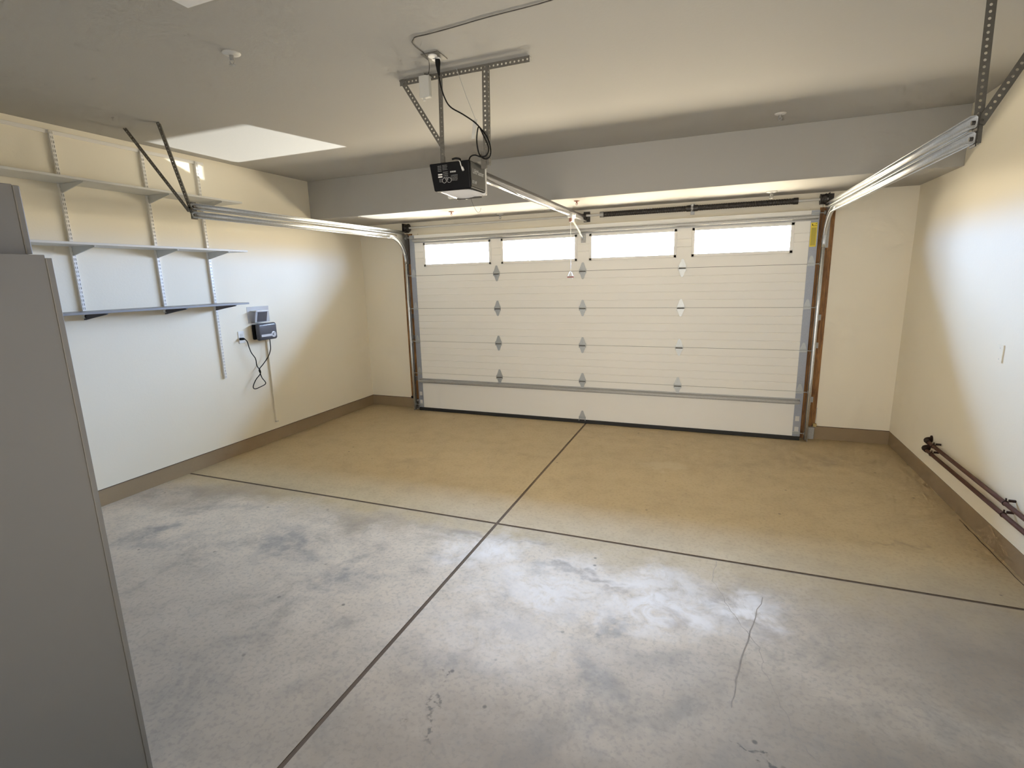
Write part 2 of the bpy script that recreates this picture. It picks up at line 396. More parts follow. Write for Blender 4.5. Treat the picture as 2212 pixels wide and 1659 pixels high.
# cracks in the slab
def ribbon(pts, w):
    bm = NB(); P = [Vector((x, y, 0.0006)) for x, y in pts]; L = []
    for i, p in enumerate(P):
        tg = (P[min(i + 1, len(P) - 1)] - P[max(i - 1, 0)]).normalized(); nn = Vector((-tg.y, tg.x, 0)); ww = w * (0.6 + 0.6 * random.random()) / 2
        L.append((bm.verts.new(p - nn * ww), bm.verts.new(p + nn * ww)))
    for i in range(len(L) - 1): bm.faces.new([L[i][0], L[i + 1][0], L[i + 1][1], L[i][1]])
    return bm
def wiggle(pts, n=7, amp=0.008):
    out = []
    for i in range(len(pts) - 1):
        for k in range(n):
            u = k / n; out.append((pts[i][0] + (pts[i + 1][0] - pts[i][0]) * u + random.uniform(-amp, amp), pts[i][1] + (pts[i + 1][1] - pts[i][1]) * u + random.uniform(-amp, amp)))
    out.append(pts[-1]); return out
fl = bpy.data.objects['floor']
struct('floor_crack', ribbon(wiggle([(1.591, -3.03), (1.571, -3.277), (1.669, -3.549), (1.791, -3.814), (1.80, -3.974), (1.857, -4.179), (1.908, -4.328), (1.99, -4.5)]), 0.0028), M['crack'], fl)
struct('floor_crack', ribbon(wiggle([(1.84, -3.354), (1.755, -3.70), (1.677, -4.079), (1.655, -4.25)], 5, 0.006), 0.007), M['crack'], fl)
struct('floor_crack', ribbon(wiggle([(3.262, -1.85), (3.262, -2.3), (3.262, -3.2)], 8, 0.003), 0.008), M['gap'], fl)

# walls (drywall starts above the concrete stem wall)
T = 0.12
struct('wall_left', BX(XL - T, XL, YREAR, 0.15, HS, ZC + 0.1), M['wall'])
struct('wall_right', BX(XR, XR + T, YREAR, 0.15, HS, ZC + 0.1), M['wall'])
bm = NB()
box(bm, XL - T, -2.605, 0, 0.15, HS, ZC); box(bm, 2.59, XR + T, 0, 0.15, HS, ZC); box(bm, -2.605, 2.59, 0, 0.15, 2.475, ZC)
struct('wall_back', bm, M['wall'])
bm = NB(); box(bm, XL - T, XR + T, YREAR - T, YREAR, 0, ZC + 0.1); struct('wall_rear', bm, M['wall'])
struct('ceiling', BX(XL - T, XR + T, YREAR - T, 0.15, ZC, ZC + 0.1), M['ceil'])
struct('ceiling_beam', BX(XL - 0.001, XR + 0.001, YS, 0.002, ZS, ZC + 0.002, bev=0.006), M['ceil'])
# stem walls, recessed a little under the drywall edge, with the dark gap line at their top
r = 0.006
struct('baseboard_left', BX(XL - T, XL - r, YREAR, 0.15, -0.01, HS - 0.006), M['stem'])
struct('baseboard_right', BX(XR + r, XR + T, YREAR, 0.15, -0.01, HS - 0.004), M['stem'])
struct('baseboard_back', BX(XL - T, -2.575, 0.0 + r, 0.15, -0.01, HS - 0.006), M['stem'])
struct('baseboard_back', BX(2.50, XR + T, 0.0 + r, 0.15, -0.01, HS - 0.006), M['stem'])
bm = NB(); box(bm, XL - T, XL - 0.002, YREAR, 0.15, HS - 0.007, HS + 0.001); box(bm, XR + 0.003, XR + T, YREAR, 0.15, HS - 0.005, HS + 0.001)
box(bm, XL - T, -2.61, 0.002, 0.15, HS - 0.007, HS + 0.001); box(bm, 2.595, XR + T, 0.002, 0.15, HS - 0.007, HS + 0.001)
struct('trim_1', bm, M['gap'])
# wooden jambs and header round the opening
def jamb(name, s, xo):
    bm = NB()
    a, b = sorted((s * 2.445, xo)); box(bm, a, b, -0.012, 0.15, HS - 0.004, 2.476, bev=0.003); a, b = sorted((s * 2.36, s * 2.445)); box(bm, a, b, -0.012, 0.15, HS - 0.004, 2.432)
    a, b = sorted((s * 2.36, s * 2.425)); box(bm, a, b, -0.058, -0.010, 0.004, 2.432)
    a, b = sorted((s * 2.36, s * (2.60 if s < 0 else 2.52))); box(bm, a, b, 0.004, 0.15, 0.002, HS + 0.01)
    a, b = sorted((s * 2.36, s * 2.47)); box(bm, a, b, -0.010, 0.15, 0.002, HS + 0.01)
    return struct(name, bm, M['wood'])
jamb('trim_2', -1, -2.622); jamb('trim_3', 1, 2.588)
bm = NB(); box(bm, -2.36, 2.36, -0.0, 0.15, 2.39, 2.476); box(bm, -2.36, 2.36, -0.058, 0.0, 2.39, 2.436)
for s in (-1, 1):
    a, b = sorted((s * 2.359, s * 2.446)); box(bm, a, b, -0.010, 0.15, 2.4315, 2.476); box(bm, a, b, -0.058, -0.010, 2.4315, 2.438)
struct('trim_4', bm, M['wall'])
# roof overhang outside, above the opening
struct('roof', BX(-5, 5, 0.15, 0.95, 3.0, 3.2), M['wall'])

# ================================================================== GARAGE DOOR
door = thing('garage_door', 'wide closed white sectional garage door with four narrow windows along its top', 'garage door', (0, YD, 0))
Z = [0.045, 0.553, 1.005, 1.462, 1.908, 2.445]
YB = YD + 0.05
def ribs(z0, z1, n):
    """inner face profile with n shallow V grooves, returned as (y,z) going upward"""
    pts = [(YD, z0)]
    for k in range(1, n + 1):
        z = z0 + (z1 - z0) * k / (n + 1)
        pts += [(YD, z - 0.006), (YD + 0.0042, z - 0.001), (YD + 0.0042, z + 0.001), (YD, z + 0.006)]
    pts.append((YD, z1)); return pts
def slab(bm, x0, x1, z0, z1, n):
    prof = ribs(z0, z1, n) + [(YB, z1), (YB, z0)]
    prism(bm, prof, 'x', x0, x1)
WIN = [(-2.193, -1.252), (-1.057, -0.119), (0.083, 1.026), (1.239, 2.186)]; WZ0, WZ1 = 2.052, 2.308
sections = []
for i in range(5):
    bm = NB(); z0, z1 = Z[i] + 0.0018, Z[i + 1] - 0.0018
    if i < 4: slab(bm, -DW, DW, z0, z1, [0, 4, 4, 4][i])
    else:
        slab(bm, -DW, DW, z0, WZ0, 0); slab(bm, -DW, DW, WZ1, z1, 0)
        e = [-DW] + [v for w_ in WIN for v in w_] + [DW]
        for k in range(0, len(e), 2): slab(bm, e[k], e[k + 1], WZ0, WZ1, 2)
    sections.append(mesh_obj('door_section', bm, M['door'], door))
    if i > 0:
        bm = BX(-DW + 0.005, DW - 0.005, YD + 0.008, YB - 0.004, Z[i] - 0.003, Z[i] + 0.003); mesh_obj('section_joint', bm, M['sidegray'], sections[-1])
for (a, b) in WIN:
    bm = NB(); f = 0.028; d0, d1 = YD - 0.010, YD + 0.002
    box(bm, a - f, b + f, d0, d1, WZ0 - f, WZ0 + 0.004, bev=0.004); box(bm, a - f, b + f, d0, d1, WZ1 - 0.004, WZ1 + f, bev=0.004)
    box(bm, a - f, a + 0.004, d0, d1, WZ0 - f, WZ1 + f, bev=0.004); box(bm, b - 0.004, b + f, d0, d1, WZ0 - f, WZ1 + f, bev=0.004)
    mesh_obj('window_frame', bm, M['door'], sections[4])
    mesh_obj('window_pane', BX(a - 0.005, b + 0.005, YD + 0.020, YD + 0.024, WZ0 - 0.005, WZ1 + 0.005), M['glass'], sections[4])
mesh_obj('bottom_seal', BX(-DW, DW, YD - 0.012, YB, 0.0, 0.047, bev=0.006), M['rubber'], door)
# end stiles, one per section and side
for s in (-1, 1):
    for i in range(5):
        a, b = sorted((s * 2.358, s * (DW + 0.002)))
        bm = BX(a, b, YD - 0.0025, YD + 0.03, Z[i] + 0.004, Z[i + 1] - 0.004, bev=0.001)
        st = mesh_obj('end_stile', bm, M['stile'], door)
        if i == 0:
            for zz in (0.10, 0.22):
                bm = BX(s * 2.395 - 0.02, s * 2.395 + 0.02, YD - 0.0045, YD - 0.0020, zz, zz + 0.055)
                mesh_obj('stile_sticker', bm, M['offwhite'], st)
# horizontal struts (hat profile)
def strut(z0, z1, x0, x1):
    bm = NB(); h = z1 - z0; d = 0.048
    prof = [(YD, z0 - 0.012), (YD - 0.003, z0 - 0.012), (YD - 0.003, z0), (YD - d, z0 + 0.006), (YD - d - 0.004, z0 + 0.012), (YD - d - 0.004, z1 - 0.012), (YD - d, z1 - 0.006), (YD - 0.003, z1), (YD - 0.003, z1 + 0.012), (YD, z1 + 0.012)]
    prism(bm, prof, 'x', x0, x1); return bm
mesh_obj('strut', strut(2.352, 2.392, -2.36, 2.42), M['galv_dull'], door)
mesh_obj('strut', strut(0.418, 0.462, -2.39, 2.40), M['galv_dull'], door)
# hinges: diamond plates over the joints
def hinge_leaf(bm, zj, s, hh, w0, w1):
    n = 7; pts = [(-w0 / 2, zj + s * 0.006), (w0 / 2, zj + s * 0.006), (w0 / 2, zj + s * 0.022)]
    for k in range(n + 1):
        a = PI * k / n; pts.append((w1 / 2 * math.cos(a), zj + s * (hh - w1 / 2 + w1 / 2 * math.sin(a))))
    pts.append((-w0 / 2, zj + s * 0.022))
    prism(bm, pts, 'y', YD - 0.006, YD - 0.001)
def hinge_bm(x, z, lower=True):
    bm = NB(); hinge_leaf(bm, 0, 1, 0.10, 0.078, 0.030)
    if lower: hinge_leaf(bm, 0, -1, 0.10, 0.078, 0.030)
    tube(bm, [(-0.043, YD - 0.012, 0), (0.043, YD - 0.012, 0)], 0.007, 8)
    for sx in (-1, 1): box(bm, sx * 0.040 - 0.002, sx * 0.040 + 0.002, YD - 0.02, YD, -0.030, 0.022)
    bmesh.ops.translate(bm, verts=bm.verts, vec=(x, 0, z)); return bm
proto = None; pl = None
for zj in (1.908, 1.462, 1.005, 0.553):
    for xh in (-1.155, -0.022, 1.124):
        loc = (xh, YD, zj)
        if proto is None:
            proto = mesh_obj('hinge', hinge_bm(*loc[::2]), M['hinge'], door, loc=loc)
            pin = mesh_obj('hinge_pin', TB([(xh - 0.044, YD - 0.0145, zj - 0.006), (xh + 0.044, YD - 0.0145, zj - 0.006)], 0.006, 8), M['darksteel'], proto)
        else:
            h = dup(proto, loc, door); c = pin.copy(); COL.objects.link(c); c.parent = h
mesh_obj('lift_handle', hinge_bm(-0.022, 0.065, lower=False), M['hinge'], door)
# roller brackets at the stiles with their rollers
for s in (-1, 1):
    for zj in (0.09, 0.553, 1.005, 1.462, 1.908, 2.41):
        bm = NB(); x = s * 2.392
        box(bm, x - 0.034, x + 0.034, YD - 0.012, YD - 0.002, zj - 0.022, zj + 0.014, bev=0.002)
        box(bm, x - 0.036, x + 0.036, YD - 0.034, YD - 0.003, zj - 0.005, zj + 0.003)
        hinge_leaf(bm, 0, 1, 0.085, 0.06, 0.026) if False else None
        rb = mesh_obj('roller_bracket', bm, M['hinge'], door)
        bm = NB(); tube(bm, [(s * 2.36, YD - 0.026, zj), (s * 2.478, YD - 0.026, zj)], 0.0055, 8)
        tube(bm, [(s * 2.466, YD - 0.026, zj), (s * 2.480, YD - 0.026, zj)], 0.020, 14)
        mesh_obj('roller', bm, M['galv_dull'], rb)
        if 0.5 < zj < 2:
            bm = NB(); hinge_leaf(bm, 0, 1, 0.085, 0.060, 0.028); bmesh.ops.translate(bm, verts=bm.verts, vec=(x, -0.0035, zj)); mesh_obj('bracket_leaf', bm, M['hinge'], rb)
# yellow warning label on the last stile
bm = BX(2.362, 2.420, YD - 0.0045, YD - 0.0026, 2.082, 2.322)
lb = mesh_obj('warning_label', bm, M['yellow'], door); lb['label'] = 'yellow warning label'
mesh_obj('label_print', BX(2.369, 2.414, YD - 0.0052, YD - 0.0044, 2.095, 2.272), M['olive'], lb)
bm = NB(); prism(bm, [(2.372, 2.292), (2.372, 2.316), (2.384, 2.292)], 'y', YD - 0.0054, YD - 0.0044); prism(bm, [(2.400, 2.304), (2.416, 2.318), (2.414, 2.308)], 'y', YD - 0.0054, YD - 0.0044); box(bm, 2.378, 2.416, YD - 0.0054, YD - 0.0044, 2.287, 2.290)
mesh_obj('label_symbol', bm, M['black'], lb)
# bracket on the top section for the opener arm
bm = NB(); box(bm, -0.045, 0.015, YD - 0.008, YD - 0.001, 2.235, 2.345, bev=0.002); box(bm, -0.030, -0.024, YD - 0.05, YD, 2.265, 2.315); box(bm, -0.006, 0.0, YD - 0.05, YD, 2.265, 2.315)
tube(bm, [(-0.032, YD - 0.038, 2.285), (0.002, YD - 0.038, 2.285)], 0.006, 8)
mesh_obj('arm_bracket', bm, M['galv_dull'], door)

# ================================================================== DOOR TRACKS
PROF = [(-0.017, 0.030), (-0.024, 0.027), (-0.025, 0.006), (-0.018, 0.0), (0.018, 0.0), (0.025, 0.006), (0.024, 0.027), (0.017, 0.030)]
def make_track(s, label, yend, zlow_end, hang):
    xw = s * 2.50
    t = thing('door_track', label, 'door track', (xw, -0.1, 0))
    YV = -0.137; R = 0.34; zt = 2.412
    # vertical run
    o = mesh_obj('vertical_track', sweep_yz(NB(), [(YV, 0.02), (YV, 0.7), (YV, 1.4), (YV, zt - R)], PROF, xw, -s), M['galv'], t, smooth=True); solid(o, 0.002)
    # curve + lower horizontal run
    path = [(YV, zt - R)]
    for k in range(1, 13):
        a = PI / 2 * k / 12; path.append((YV - R + R * math.cos(a), zt - R + R * math.sin(a)))
    o = mesh_obj('curved_track', sweep_yz(NB(), path, PROF, xw, -s), M['galv'], t, smooth=True); solid(o, 0.002)
    o = mesh_obj('horizontal_track', sweep_yz(NB(), [path[-1], (-1.8, (zt * 1.2 + zlow_end * 1.33) / 2.53), (yend, zlow_end)], PROF, xw, -s), M['galv'], t, smooth=True); solid(o, 0.002)
    zu = zt + 0.065
    o = mesh_obj('upper_track', sweep_yz(NB(), [(-0.12, zu), (-1.8, (zu * 1.2 + (zlow_end + .065) * 1.33) / 2.53), (yend, zlow_end + 0.065)], PROF, xw, -s), M['galv'], t, smooth=True); solid(o, 0.002)
    # flag bracket: plate beside the curve fixed to the jamb
    bm = NB(); a, b = sorted((xw + s * 0.003, xw + s * 0.006))
    prism(bm, [(-0.014, 2.07), (-0.014, 2.46), (-0.30, 2.46), (-0.30, 2.40), (-0.12, 2.20), (-0.06, 2.07)], 'x', a, b)
    a, b = sorted((xw + s * 0.003, xw + s * 0.048)); box(bm, a, b, -0.020, -0.0125, 2.07, 2.46)
    mesh_obj('flag_bracket', bm, M['galv_dull'], t)
    for zz in (0.42, 1.02, 1.32):
        bm = NB(); a, b = sorted((xw, xw + s * 0.045)); box(bm, a, b, -0.020, -0.0125, zz, zz + 0.06); a, b = sorted((xw + s * 0.001, xw + s * 0.004)); box(bm, a, b, -0.15, -0.0125, zz, zz + 0.06)
        mesh_obj('jamb_bracket', bm, M['galv_dull'], t)
    # foot of the track
    bm = NB(); a, b = sorted((xw - s * 0.004, xw + s * 0.085)); box(bm, a, b, -0.022, -0.0125 if False else 0.004, 0.0, 0.135, bev=0.003)
    a, b = sorted((xw + s * 0.001, xw + s * 0.005)); box(bm, a, b, -0.15, -0.015, 0.0, 0.11)
    mesh_obj('track_foot', bm, M['galv_dull'], t)
    # slotted angles hanging the far end from the ceiling
    for (p0, p1) in hang:
        mesh_obj('hanger_angle', slotted_angle(p0, p1, (1, 0, 0) if s < 0 else (-1, 0, 0), (0, 1, 0)), M['angle'], t)
    bm = NB(); a, b = sorted((xw + s * 0.001, xw + s * 0.006)); box(bm, a, b, yend - 0.006, yend + 0.05, zlow_end - 0.035, zlow_end + 0.10)
    for zz in (zlow_end, zlow_end + 0.065): tube(bm, [(xw - s * 0.014, yend + 0.020, zz), (xw + s * 0.006, yend + 0.020, zz)], 0.009, 8)
    mesh_obj('end_clip', bm, M['darksteel'], t)
    # lift cable beside the track
    mesh_obj('lift_cable', TB([(s * 2.452, -0.145, 0.06), (s * 2.452, -0.13, 2.52)], 0.002, 6), M['darksteel'], t)
    return t
tl = make_track(-1, 'galvanized double door track on the shelving side, hung on slotted angles', -3.225, 2.408,
           [((-2.59, -3.345, ZC - 0.001), (-2.515, -3.225, 2.42)), ((-2.965, -3.355, ZC - 0.001), (-2.53, -3.235, 2.43))])
trk = make_track(1, 'galvanized double door track near the wall with the brown pipes, hung on slotted angles', -3.40, 2.375,
           [((2.525, -3.33, ZC - 0.001), (2.535, -3.36, 2.36)), ((2.875, -3.33, ZC - 0.001), (2.535, -3.37, 2.43))])

# ================================================================== TORSION SHAFT AND SPRINGS
ts = thing('torsion_shaft', 'torsion spring shaft with two dark springs on the wall above garage door', 'torsion spring', (0, 0, 2.545))
YT, ZT = -0.115, 2.543
mesh_obj('shaft', TB([(-2.50, YT, ZT), (2.50, YT, ZT)], 0.0127, 12), M['offwhite'], ts)
def coil(x0, x1):
    bm = NB(); n = int((x1 - x0) / 0.012); pts = []; prof = []
    for i in range(n + 1):
        x = (x1 - x0) * i / n
        prof.append((0.0265 if i % 2 else 0.0305, x))
    prof = [(0.012, 0)] + prof + [(0.012, x1 - x0)]
    lathe(bm, prof, (x0, YT, ZT), 'x', 14); return bm
for a, b in ((0.205, 1.17), (1.235, 2.21)): mesh_obj('spring', coil(a, b), M['darksteel'], ts)
for x in (0.205, 1.165, 1.235, 2.205):
    bm = NB(); lathe(bm, [(0.014, -0.022), (0.033, -0.022), (0.033, 0.022), (0.014, 0.022)], (x, YT, ZT), 'x', 14); mesh_obj('winding_cone', bm, M['galv_dull'] if x < 1.1 else M['darksteel'], ts)
bm = NB(); box(bm, 1.18, 1.222, -0.010, -0.002, 2.485, 2.60, bev=0.002); box(bm, 1.199, 1.204, YT - 0.02, 0.0, 2.52, 2.57); box(bm, 1.190, 1.214, YT - 0.018, YT + 0.02, 2.56, 2.585)
mesh_obj('centre_bracket', bm, M['galv_dull'], ts)
for s in (-1, 1):
    bm = NB(); lathe(bm, [(0.018, -0.03), (0.052, -0.03), (0.052, -0.024), (0.046, -0.02), (0.050, -0.01), (0.046, 0.0), (0.050, 0.008), (0.054, 0.02), (0.054, 0.026), (0.018, 0.03)], (s * 2.452, YT, ZT), 'x', 20)
    mesh_obj('cable_drum', bm, M['darksteel'], ts)
    bm = NB(); a, b = sorted((s * 2.495, s * 2.50)); box(bm, a, b, -0.17, -0.002, 2.49, 2.60, bev=0.001); a, b = sorted((s * 2.49, s * 2.56)); box(bm, a, b, -0.020, -0.013, 2.49, 2.605, bev=0.001)
    mesh_obj('bearing_plate', bm, M['darksteel'], ts)
for x in (0.62, 0.735, 0.765):
    bm = NB(); box(bm, x - 0.008, x + 0.008, YT - 0.012, YT + 0.006, ZT + 0.024, ZT + 0.038, bev=0.003); mesh_obj('spring_paint_tag', bm, M['white'], ts)

# ================================================================== GARAGE DOOR OPENER
op = thing('garage_door_opener', 'black garage door opener hanging from slotted angles with a rail to the door', 'garage door opener', (-0.02, -3.3, 2.37))
# motor housing: wedge narrowing downward
bm = NB()
y0, y1 = -3.425, -3.20; zt, zb = 2.527, 2.368
top = [(-0.163, y0), (0.108, y0), (0.108, y1), (-0.163, y1)]; bot = [(-0.142, y0 + 0.012), (0.108, y0 + 0.012), (0.108, y1), (-0.142, y1)]
A = [bm.verts.new((x, y, zb)) for x, y in bot]; B = [bm.verts.new((x, y, zt)) for x, y in top]
bm.faces.new(A); bm.faces.new(B)
for i in range(4): bm.faces.new([A[i], A[(i + 1) % 4], B[(i + 1) % 4], B[i]])
bmesh.ops.bevel(bm, geom=list(bm.edges), offset=0.008, segments=3, profile=0.5, affect='EDGES')
mh = mesh_obj('motor_housing', bm, M['black'], op)
mesh_obj('side_panel', BX(0.1062, 0.1098, y0 + 0.020, y1 - 0.006, zb + 0.016, zt - 0.006, bev=0.001), M['sidegray'], mh)
mesh_obj('chassis', BX(-0.165, 0.110, y1 - 0.002, y1 + 0.022, zb - 0.012, zt + 0.004, bev=0.006), M['offwhite'], op)
# light cover under the housing: shallow bowl
bm = NB(); nx, ny = 10, 8; grid = []
for i in range(nx + 1):
    row = []
    for j in range(ny + 1):
        u, v = i / nx, j / ny; x = -0.130 + 0.226 * u; y = y0 + 0.022 + (y1 - y0 + 0.0) * v
        dz = 0.030 * (math.sin(PI * u) ** 0.5 if 0 < u < 1 else 0) * (math.sin(PI * min(1, v * 0.5 + 0.0)) if v < 1 else 0.6)
        row.append(bm.verts.new((x, y, zb + 0.002 - dz)))
    grid.append(row)
for i in range(nx):
    for j in range(ny): bm.faces.new([grid[i][j], grid[i + 1][j], grid[i + 1][j + 1], grid[i][j + 1]])
mesh_obj('light_cover', bm, M['lens'], op, smooth=True)
mesh_obj('cover_seam', BX(-0.08, 0.095, y1 - 0.035, y1 - 0.031, zb - 0.031, zb - 0.020), M['darksteel'], op)
# lettering on the side panel and printing on the back
side = Matrix(((0, 0, 1, 0.1100), (1, 0, 0, -3.305), (0, 1, 0, 2.470), (0, 0, 0, 1)))
text('side_lettering', 'LiftMaster', 0.040, side, M['printlight'], mh, sx=0.98)
side2 = Matrix(((0, 0, 1, 0.1100), (1, 0, 0, -3.365), (0, 1, 0, 2.408), (0, 0, 0, 1)))
text('side_lettering', '1/2 HP', 0.026, side2, M['printlight'], mh, sx=0.9)
def back_y(z): return y0 + (zt - z) / (zt - zb) * 0.012 - 0.0008
def block(x0, x1, z0, z1, rows, mat):
    bm = NB(); h = (z1 - z0) / (rows * 2 - 1)
    for k in range(rows):
        z = z0 + 2 * k * h; y = back_y(z); x = x0
        while x < x1 - 0.002:
            w_ = random.uniform(0.006, 0.016); e = min(x + w_, x1); box(bm, x, e, y - 0.0006, y + 0.003, z, z + h); x = e + 0.002
    mesh_obj('back_printing', bm, mat, mh)
block(-0.105, -0.080, 2.478, 2.510, 4, M['print']); block(-0.080 + 0.008, -0.040, 2.484, 2.512, 4, M['print'])
block(-0.070, -0.038, 2.440, 2.474, 4, M['print']); block(-0.100, -0.078, 2.418, 2.436, 3, M['print']); block(-0.020, 0.025, 2.420, 2.452, 5, M['print'])
block(-0.022, 0.018, 2.466, 2.474, 1, M['printlight'])
bm = NB(); z = 2.45; box(bm, -0.105, -0.077, back_y(z) - 0.0008, back_y(z) + 0.003, 2.457, 2.464); box(bm, -0.105, -0.077, back_y(z) - 0.0008, back_y(z) + 0.003, 2.444, 2.451); mesh_obj('bar_code', bm, M['white'], mh)
bm = NB()
for cx in (-0.065, -0.032):
    tube(bm, [(cx + 0.014 * math.cos(a * PI / 10), back_y(2.425) - 0.0006, 2.425 + 0.014 * math.sin(a * PI / 10)) for a in range(21)], 0.0012, 5, cap=False)
tube(bm, [(-0.058, back_y(2.43), 2.428), (-0.048, back_y(2.43), 2.440), (-0.040, back_y(2.43), 2.428)], 0.0012, 5)
mesh_obj('back_symbol', bm, M['printlight'], mh)
# top plate and fixing tabs
bm = NB(); box(bm, -0.150, 0.10, -3.30, -3.215, zt - 0.004, zt + 0.008, bev=0.002); box(bm, 0.115, 0.150, -3.272, -3.255, 2.50, 2.60); box(bm, -0.165, -0.14, -3.272, -3.255, 2.50, 2.60)
mesh_obj('mounting_plate', bm, M['angle'], op)
# slotted angle frame
YH = -3.262
bm = slotted_angle((-0.435, YH, ZC - 0.001), (0.437, YH, ZC - 0.001), (0, 0, -1), (0, 1, 0)); mesh_obj('ceiling_angle', bm, M['angle'], op)
bm = slotted_angle((-0.157, YH - 0.003, ZC - 0.002), (-0.170, YH - 0.003, 2.52), (1, 0, 0), (0, 1, 0), w=0.030); mesh_obj('hanger_angle', bm, M['angle'], op)
bm = slotted_angle((0.172, YH - 0.003, ZC - 0.002), (0.162, YH - 0.003, 2.52), (-1, 0, 0), (0, 1, 0), w=0.034); mesh_obj('hanger_angle', bm, M['angle'], op)
bm = slotted_angle((-0.435, YH - 0.006, ZC - 0.006), (-0.168, YH - 0.006, 2.66), (1, 0, 0), (0, 1, 0), w=0.032); mesh_obj('brace_angle', bm, M['angle'], op)
# rail to the header
bm = NB(); prism(bm, [(-0.016, 2.522), (0.016, 2.522), (0.016, 2.540), (0.006, 2.546), (-0.006, 2.546), (-0.016, 2.540)], 'y', -3.18, -0.04); mesh_obj('rail', bm, M['rail_dark'], op)
bm = NB(); prism(bm, [(-0.004, 2.486), (0.004, 2.486), (0.004, 2.522), (-0.004, 2.522)], 'y', -3.18, -0.06); prism(bm, [(-0.016, 2.482), (0.016, 2.482), (0.016, 2.487), (-0.016, 2.487)], 'y', -3.18, -0.06); mesh_obj('rail_web', bm, M['rail_bright'], op)
pts = [(0.028, -3.18 + 2.5 * k / 16, 2.500 - 0.035 * math.sin(PI * k / 16)) for k in range(17)]
mesh_obj('chain', TB(pts, 0.004, 6), M['rail_dark'], op)
pts = [(-0.028, -3.18 + 2.5 * k / 16, 2.500 - 0.015 * math.sin(PI * k / 16)) for k in range(17)]
mesh_obj('chain', TB(pts, 0.004, 6), M['rail_dark'], op)
bm = NB(); box(bm, -0.035, 0.035, -0.055, 0.0, 2.50, 2.512, bev=0.002); box(bm, -0.04, 0.04, -0.006, 0.0, 2.48, 2.60, bev=0.002); box(bm, -0.032, -0.028, -0.10, 0.0, 2.50, 2.57); box(bm, 0.028, 0.032, -0.10, 0.0, 2.50, 2.57); lathe(bm, [(0.012, -0.02), (0.03, -0.02), (0.03, 0.02), (0.012, 0.02)], (0, -0.13, 2.535), 'x', 14)
mesh_obj('header_bracket', bm, M['darksteel'], op)
bm = NB(); box(bm, -0.026, 0.026, -0.78, -0.62, 2.462, 2.512, bev=0.008); box(bm, -0.018, 0.018, -0.75, -0.66, 2.425, 2.47, bev=0.006)
tr_ = mesh_obj('trolley', bm, M['white'], op)
mesh_obj('release_lever', BX(-0.012, 0.012, -0.775, -0.75, 2.415, 2.455, bev=0.003), M['redbrown'], tr_)
bm = NB(); a = Vector((0.0, -0.68, 2.44)); b = Vector((-0.008, YD - 0.038, 2.285)); mid = a.lerp(b, 0.6)
d = (b - a).normalized(); n_ = Vector((1, 0, 0)).cross(d).normalized()
for p_, q_, x_ in ((a, mid + d * 0.05, 0.004), (mid - d * 0.05, b, -0.004)):
    vs = [p_ + n_ * 0.011, p_ - n_ * 0.011, q_ - n_ * 0.011, q_ + n_ * 0.011]
    A = [bm.verts.new(v + Vector((x_ - 0.0025, 0, 0))) for v in vs]; B = [bm.verts.new(v + Vector((x_ + 0.0025, 0, 0))) for v in vs]
    bm.faces.new(A); bm.faces.new(B)
    for i in range(4): bm.faces.new([A[i], A[(i + 1) % 4], B[(i + 1) % 4], B[i]])
mesh_obj('door_arm', bm, M['galv_dull'], op)
rc = mesh_obj('release_cord', TB([(0, -0.755, 2.43), (0.001, -0.754, 2.1), (0, -0.755, 1.885)], 0.0035, 6), M['white'], op)
bm = NB(); lathe(bm, [(0.006, 0.06), (0.012, 0.055), (0.018, 0.04), (0.026, 0.02), (0.030, 0.008)], (0, -0.755, 1.835), 'z', 16); mesh_obj('pull_handle', bm, M['white'], rc, smooth=True)
bm = NB(); box(bm, -0.036, 0.036, -0.768, -0.742, 1.832, 1.845, bev=0.004); mesh_obj('handle_grip', bm, M['red'], rc)
mesh_obj('handle_tip', BX(0.006, 0.022, -0.763, -0.747, 1.812, 1.833, bev=0.004), M['white'], rc)
# power cord from the ceiling outlet, with its loop
YC = -3.30
def atY(u, v, y): # point on plane y of the survey of the photograph
    f = 1107.69; r_ = RIGHT * ((u - 1106) / f) + UP * ((829.5 - v) / f) + FWD; t_ = (y - CAM.y) / r_.y; return CAM + r_ * t_
def atX(u, v, x):
    f = 1107.69; r_ = RIGHT * ((u - 1106) / f) + UP * ((829.5 - v) / f) + FWD; t_ = (x - CAM.x) / r_.x; return CAM + r_ * t_
YAW, PITCH, ROLL = -0.380423362, -0.201732033, -0.0249962596
CAM = Vector((1.50744189, -6.33265177, 1.83084698))
FWD = Vector((math.sin(YAW) * math.cos(PITCH), math.cos(YAW) * math.cos(PITCH), math.sin(PITCH)))
r0 = Vector((math.cos(YAW), -math.sin(YAW), 0)); u0 = r0.cross(FWD)
RIGHT = r0 * math.cos(ROLL) + u0 * math.sin(ROLL); UP = -r0 * math.sin(ROLL) + u0 * math.cos(ROLL)
plug = Vector((-0.048, -3.462, 3.045))
cpts = [plug, atY(946, 150, -3.43), atY(951, 180, -3.38), atY(960, 210, -3.34), atY(973, 231, -3.31), atY(1000, 247, -3.305), atY(1025, 264, -3.30), atY(1042, 282, -3.295), atY(1054, 300, -3.295), atY(1060, 322, -3.295), atY(1058, 338, -3.295), atY(1047, 343, -3.30), atY(1036, 334, -3.30), atY(1031, 316, -3.305), atY(1030, 295, -3.305), atY(1034, 274, -3.305), atY(1043, 290, -3.31), atY(1055, 318, -3.31), atY(1052, 334, -3.315), atY(1040, 339, -3.32), atY(1026, 335, -3.33), atY(1016, 339, -3.34), Vector((0.075, -3.36, zt + 0.002))]
pc = mesh_obj('power_cord', TB(spline(cpts, 6), 0.0042, 8), M['blackcord'], op, smooth=True)
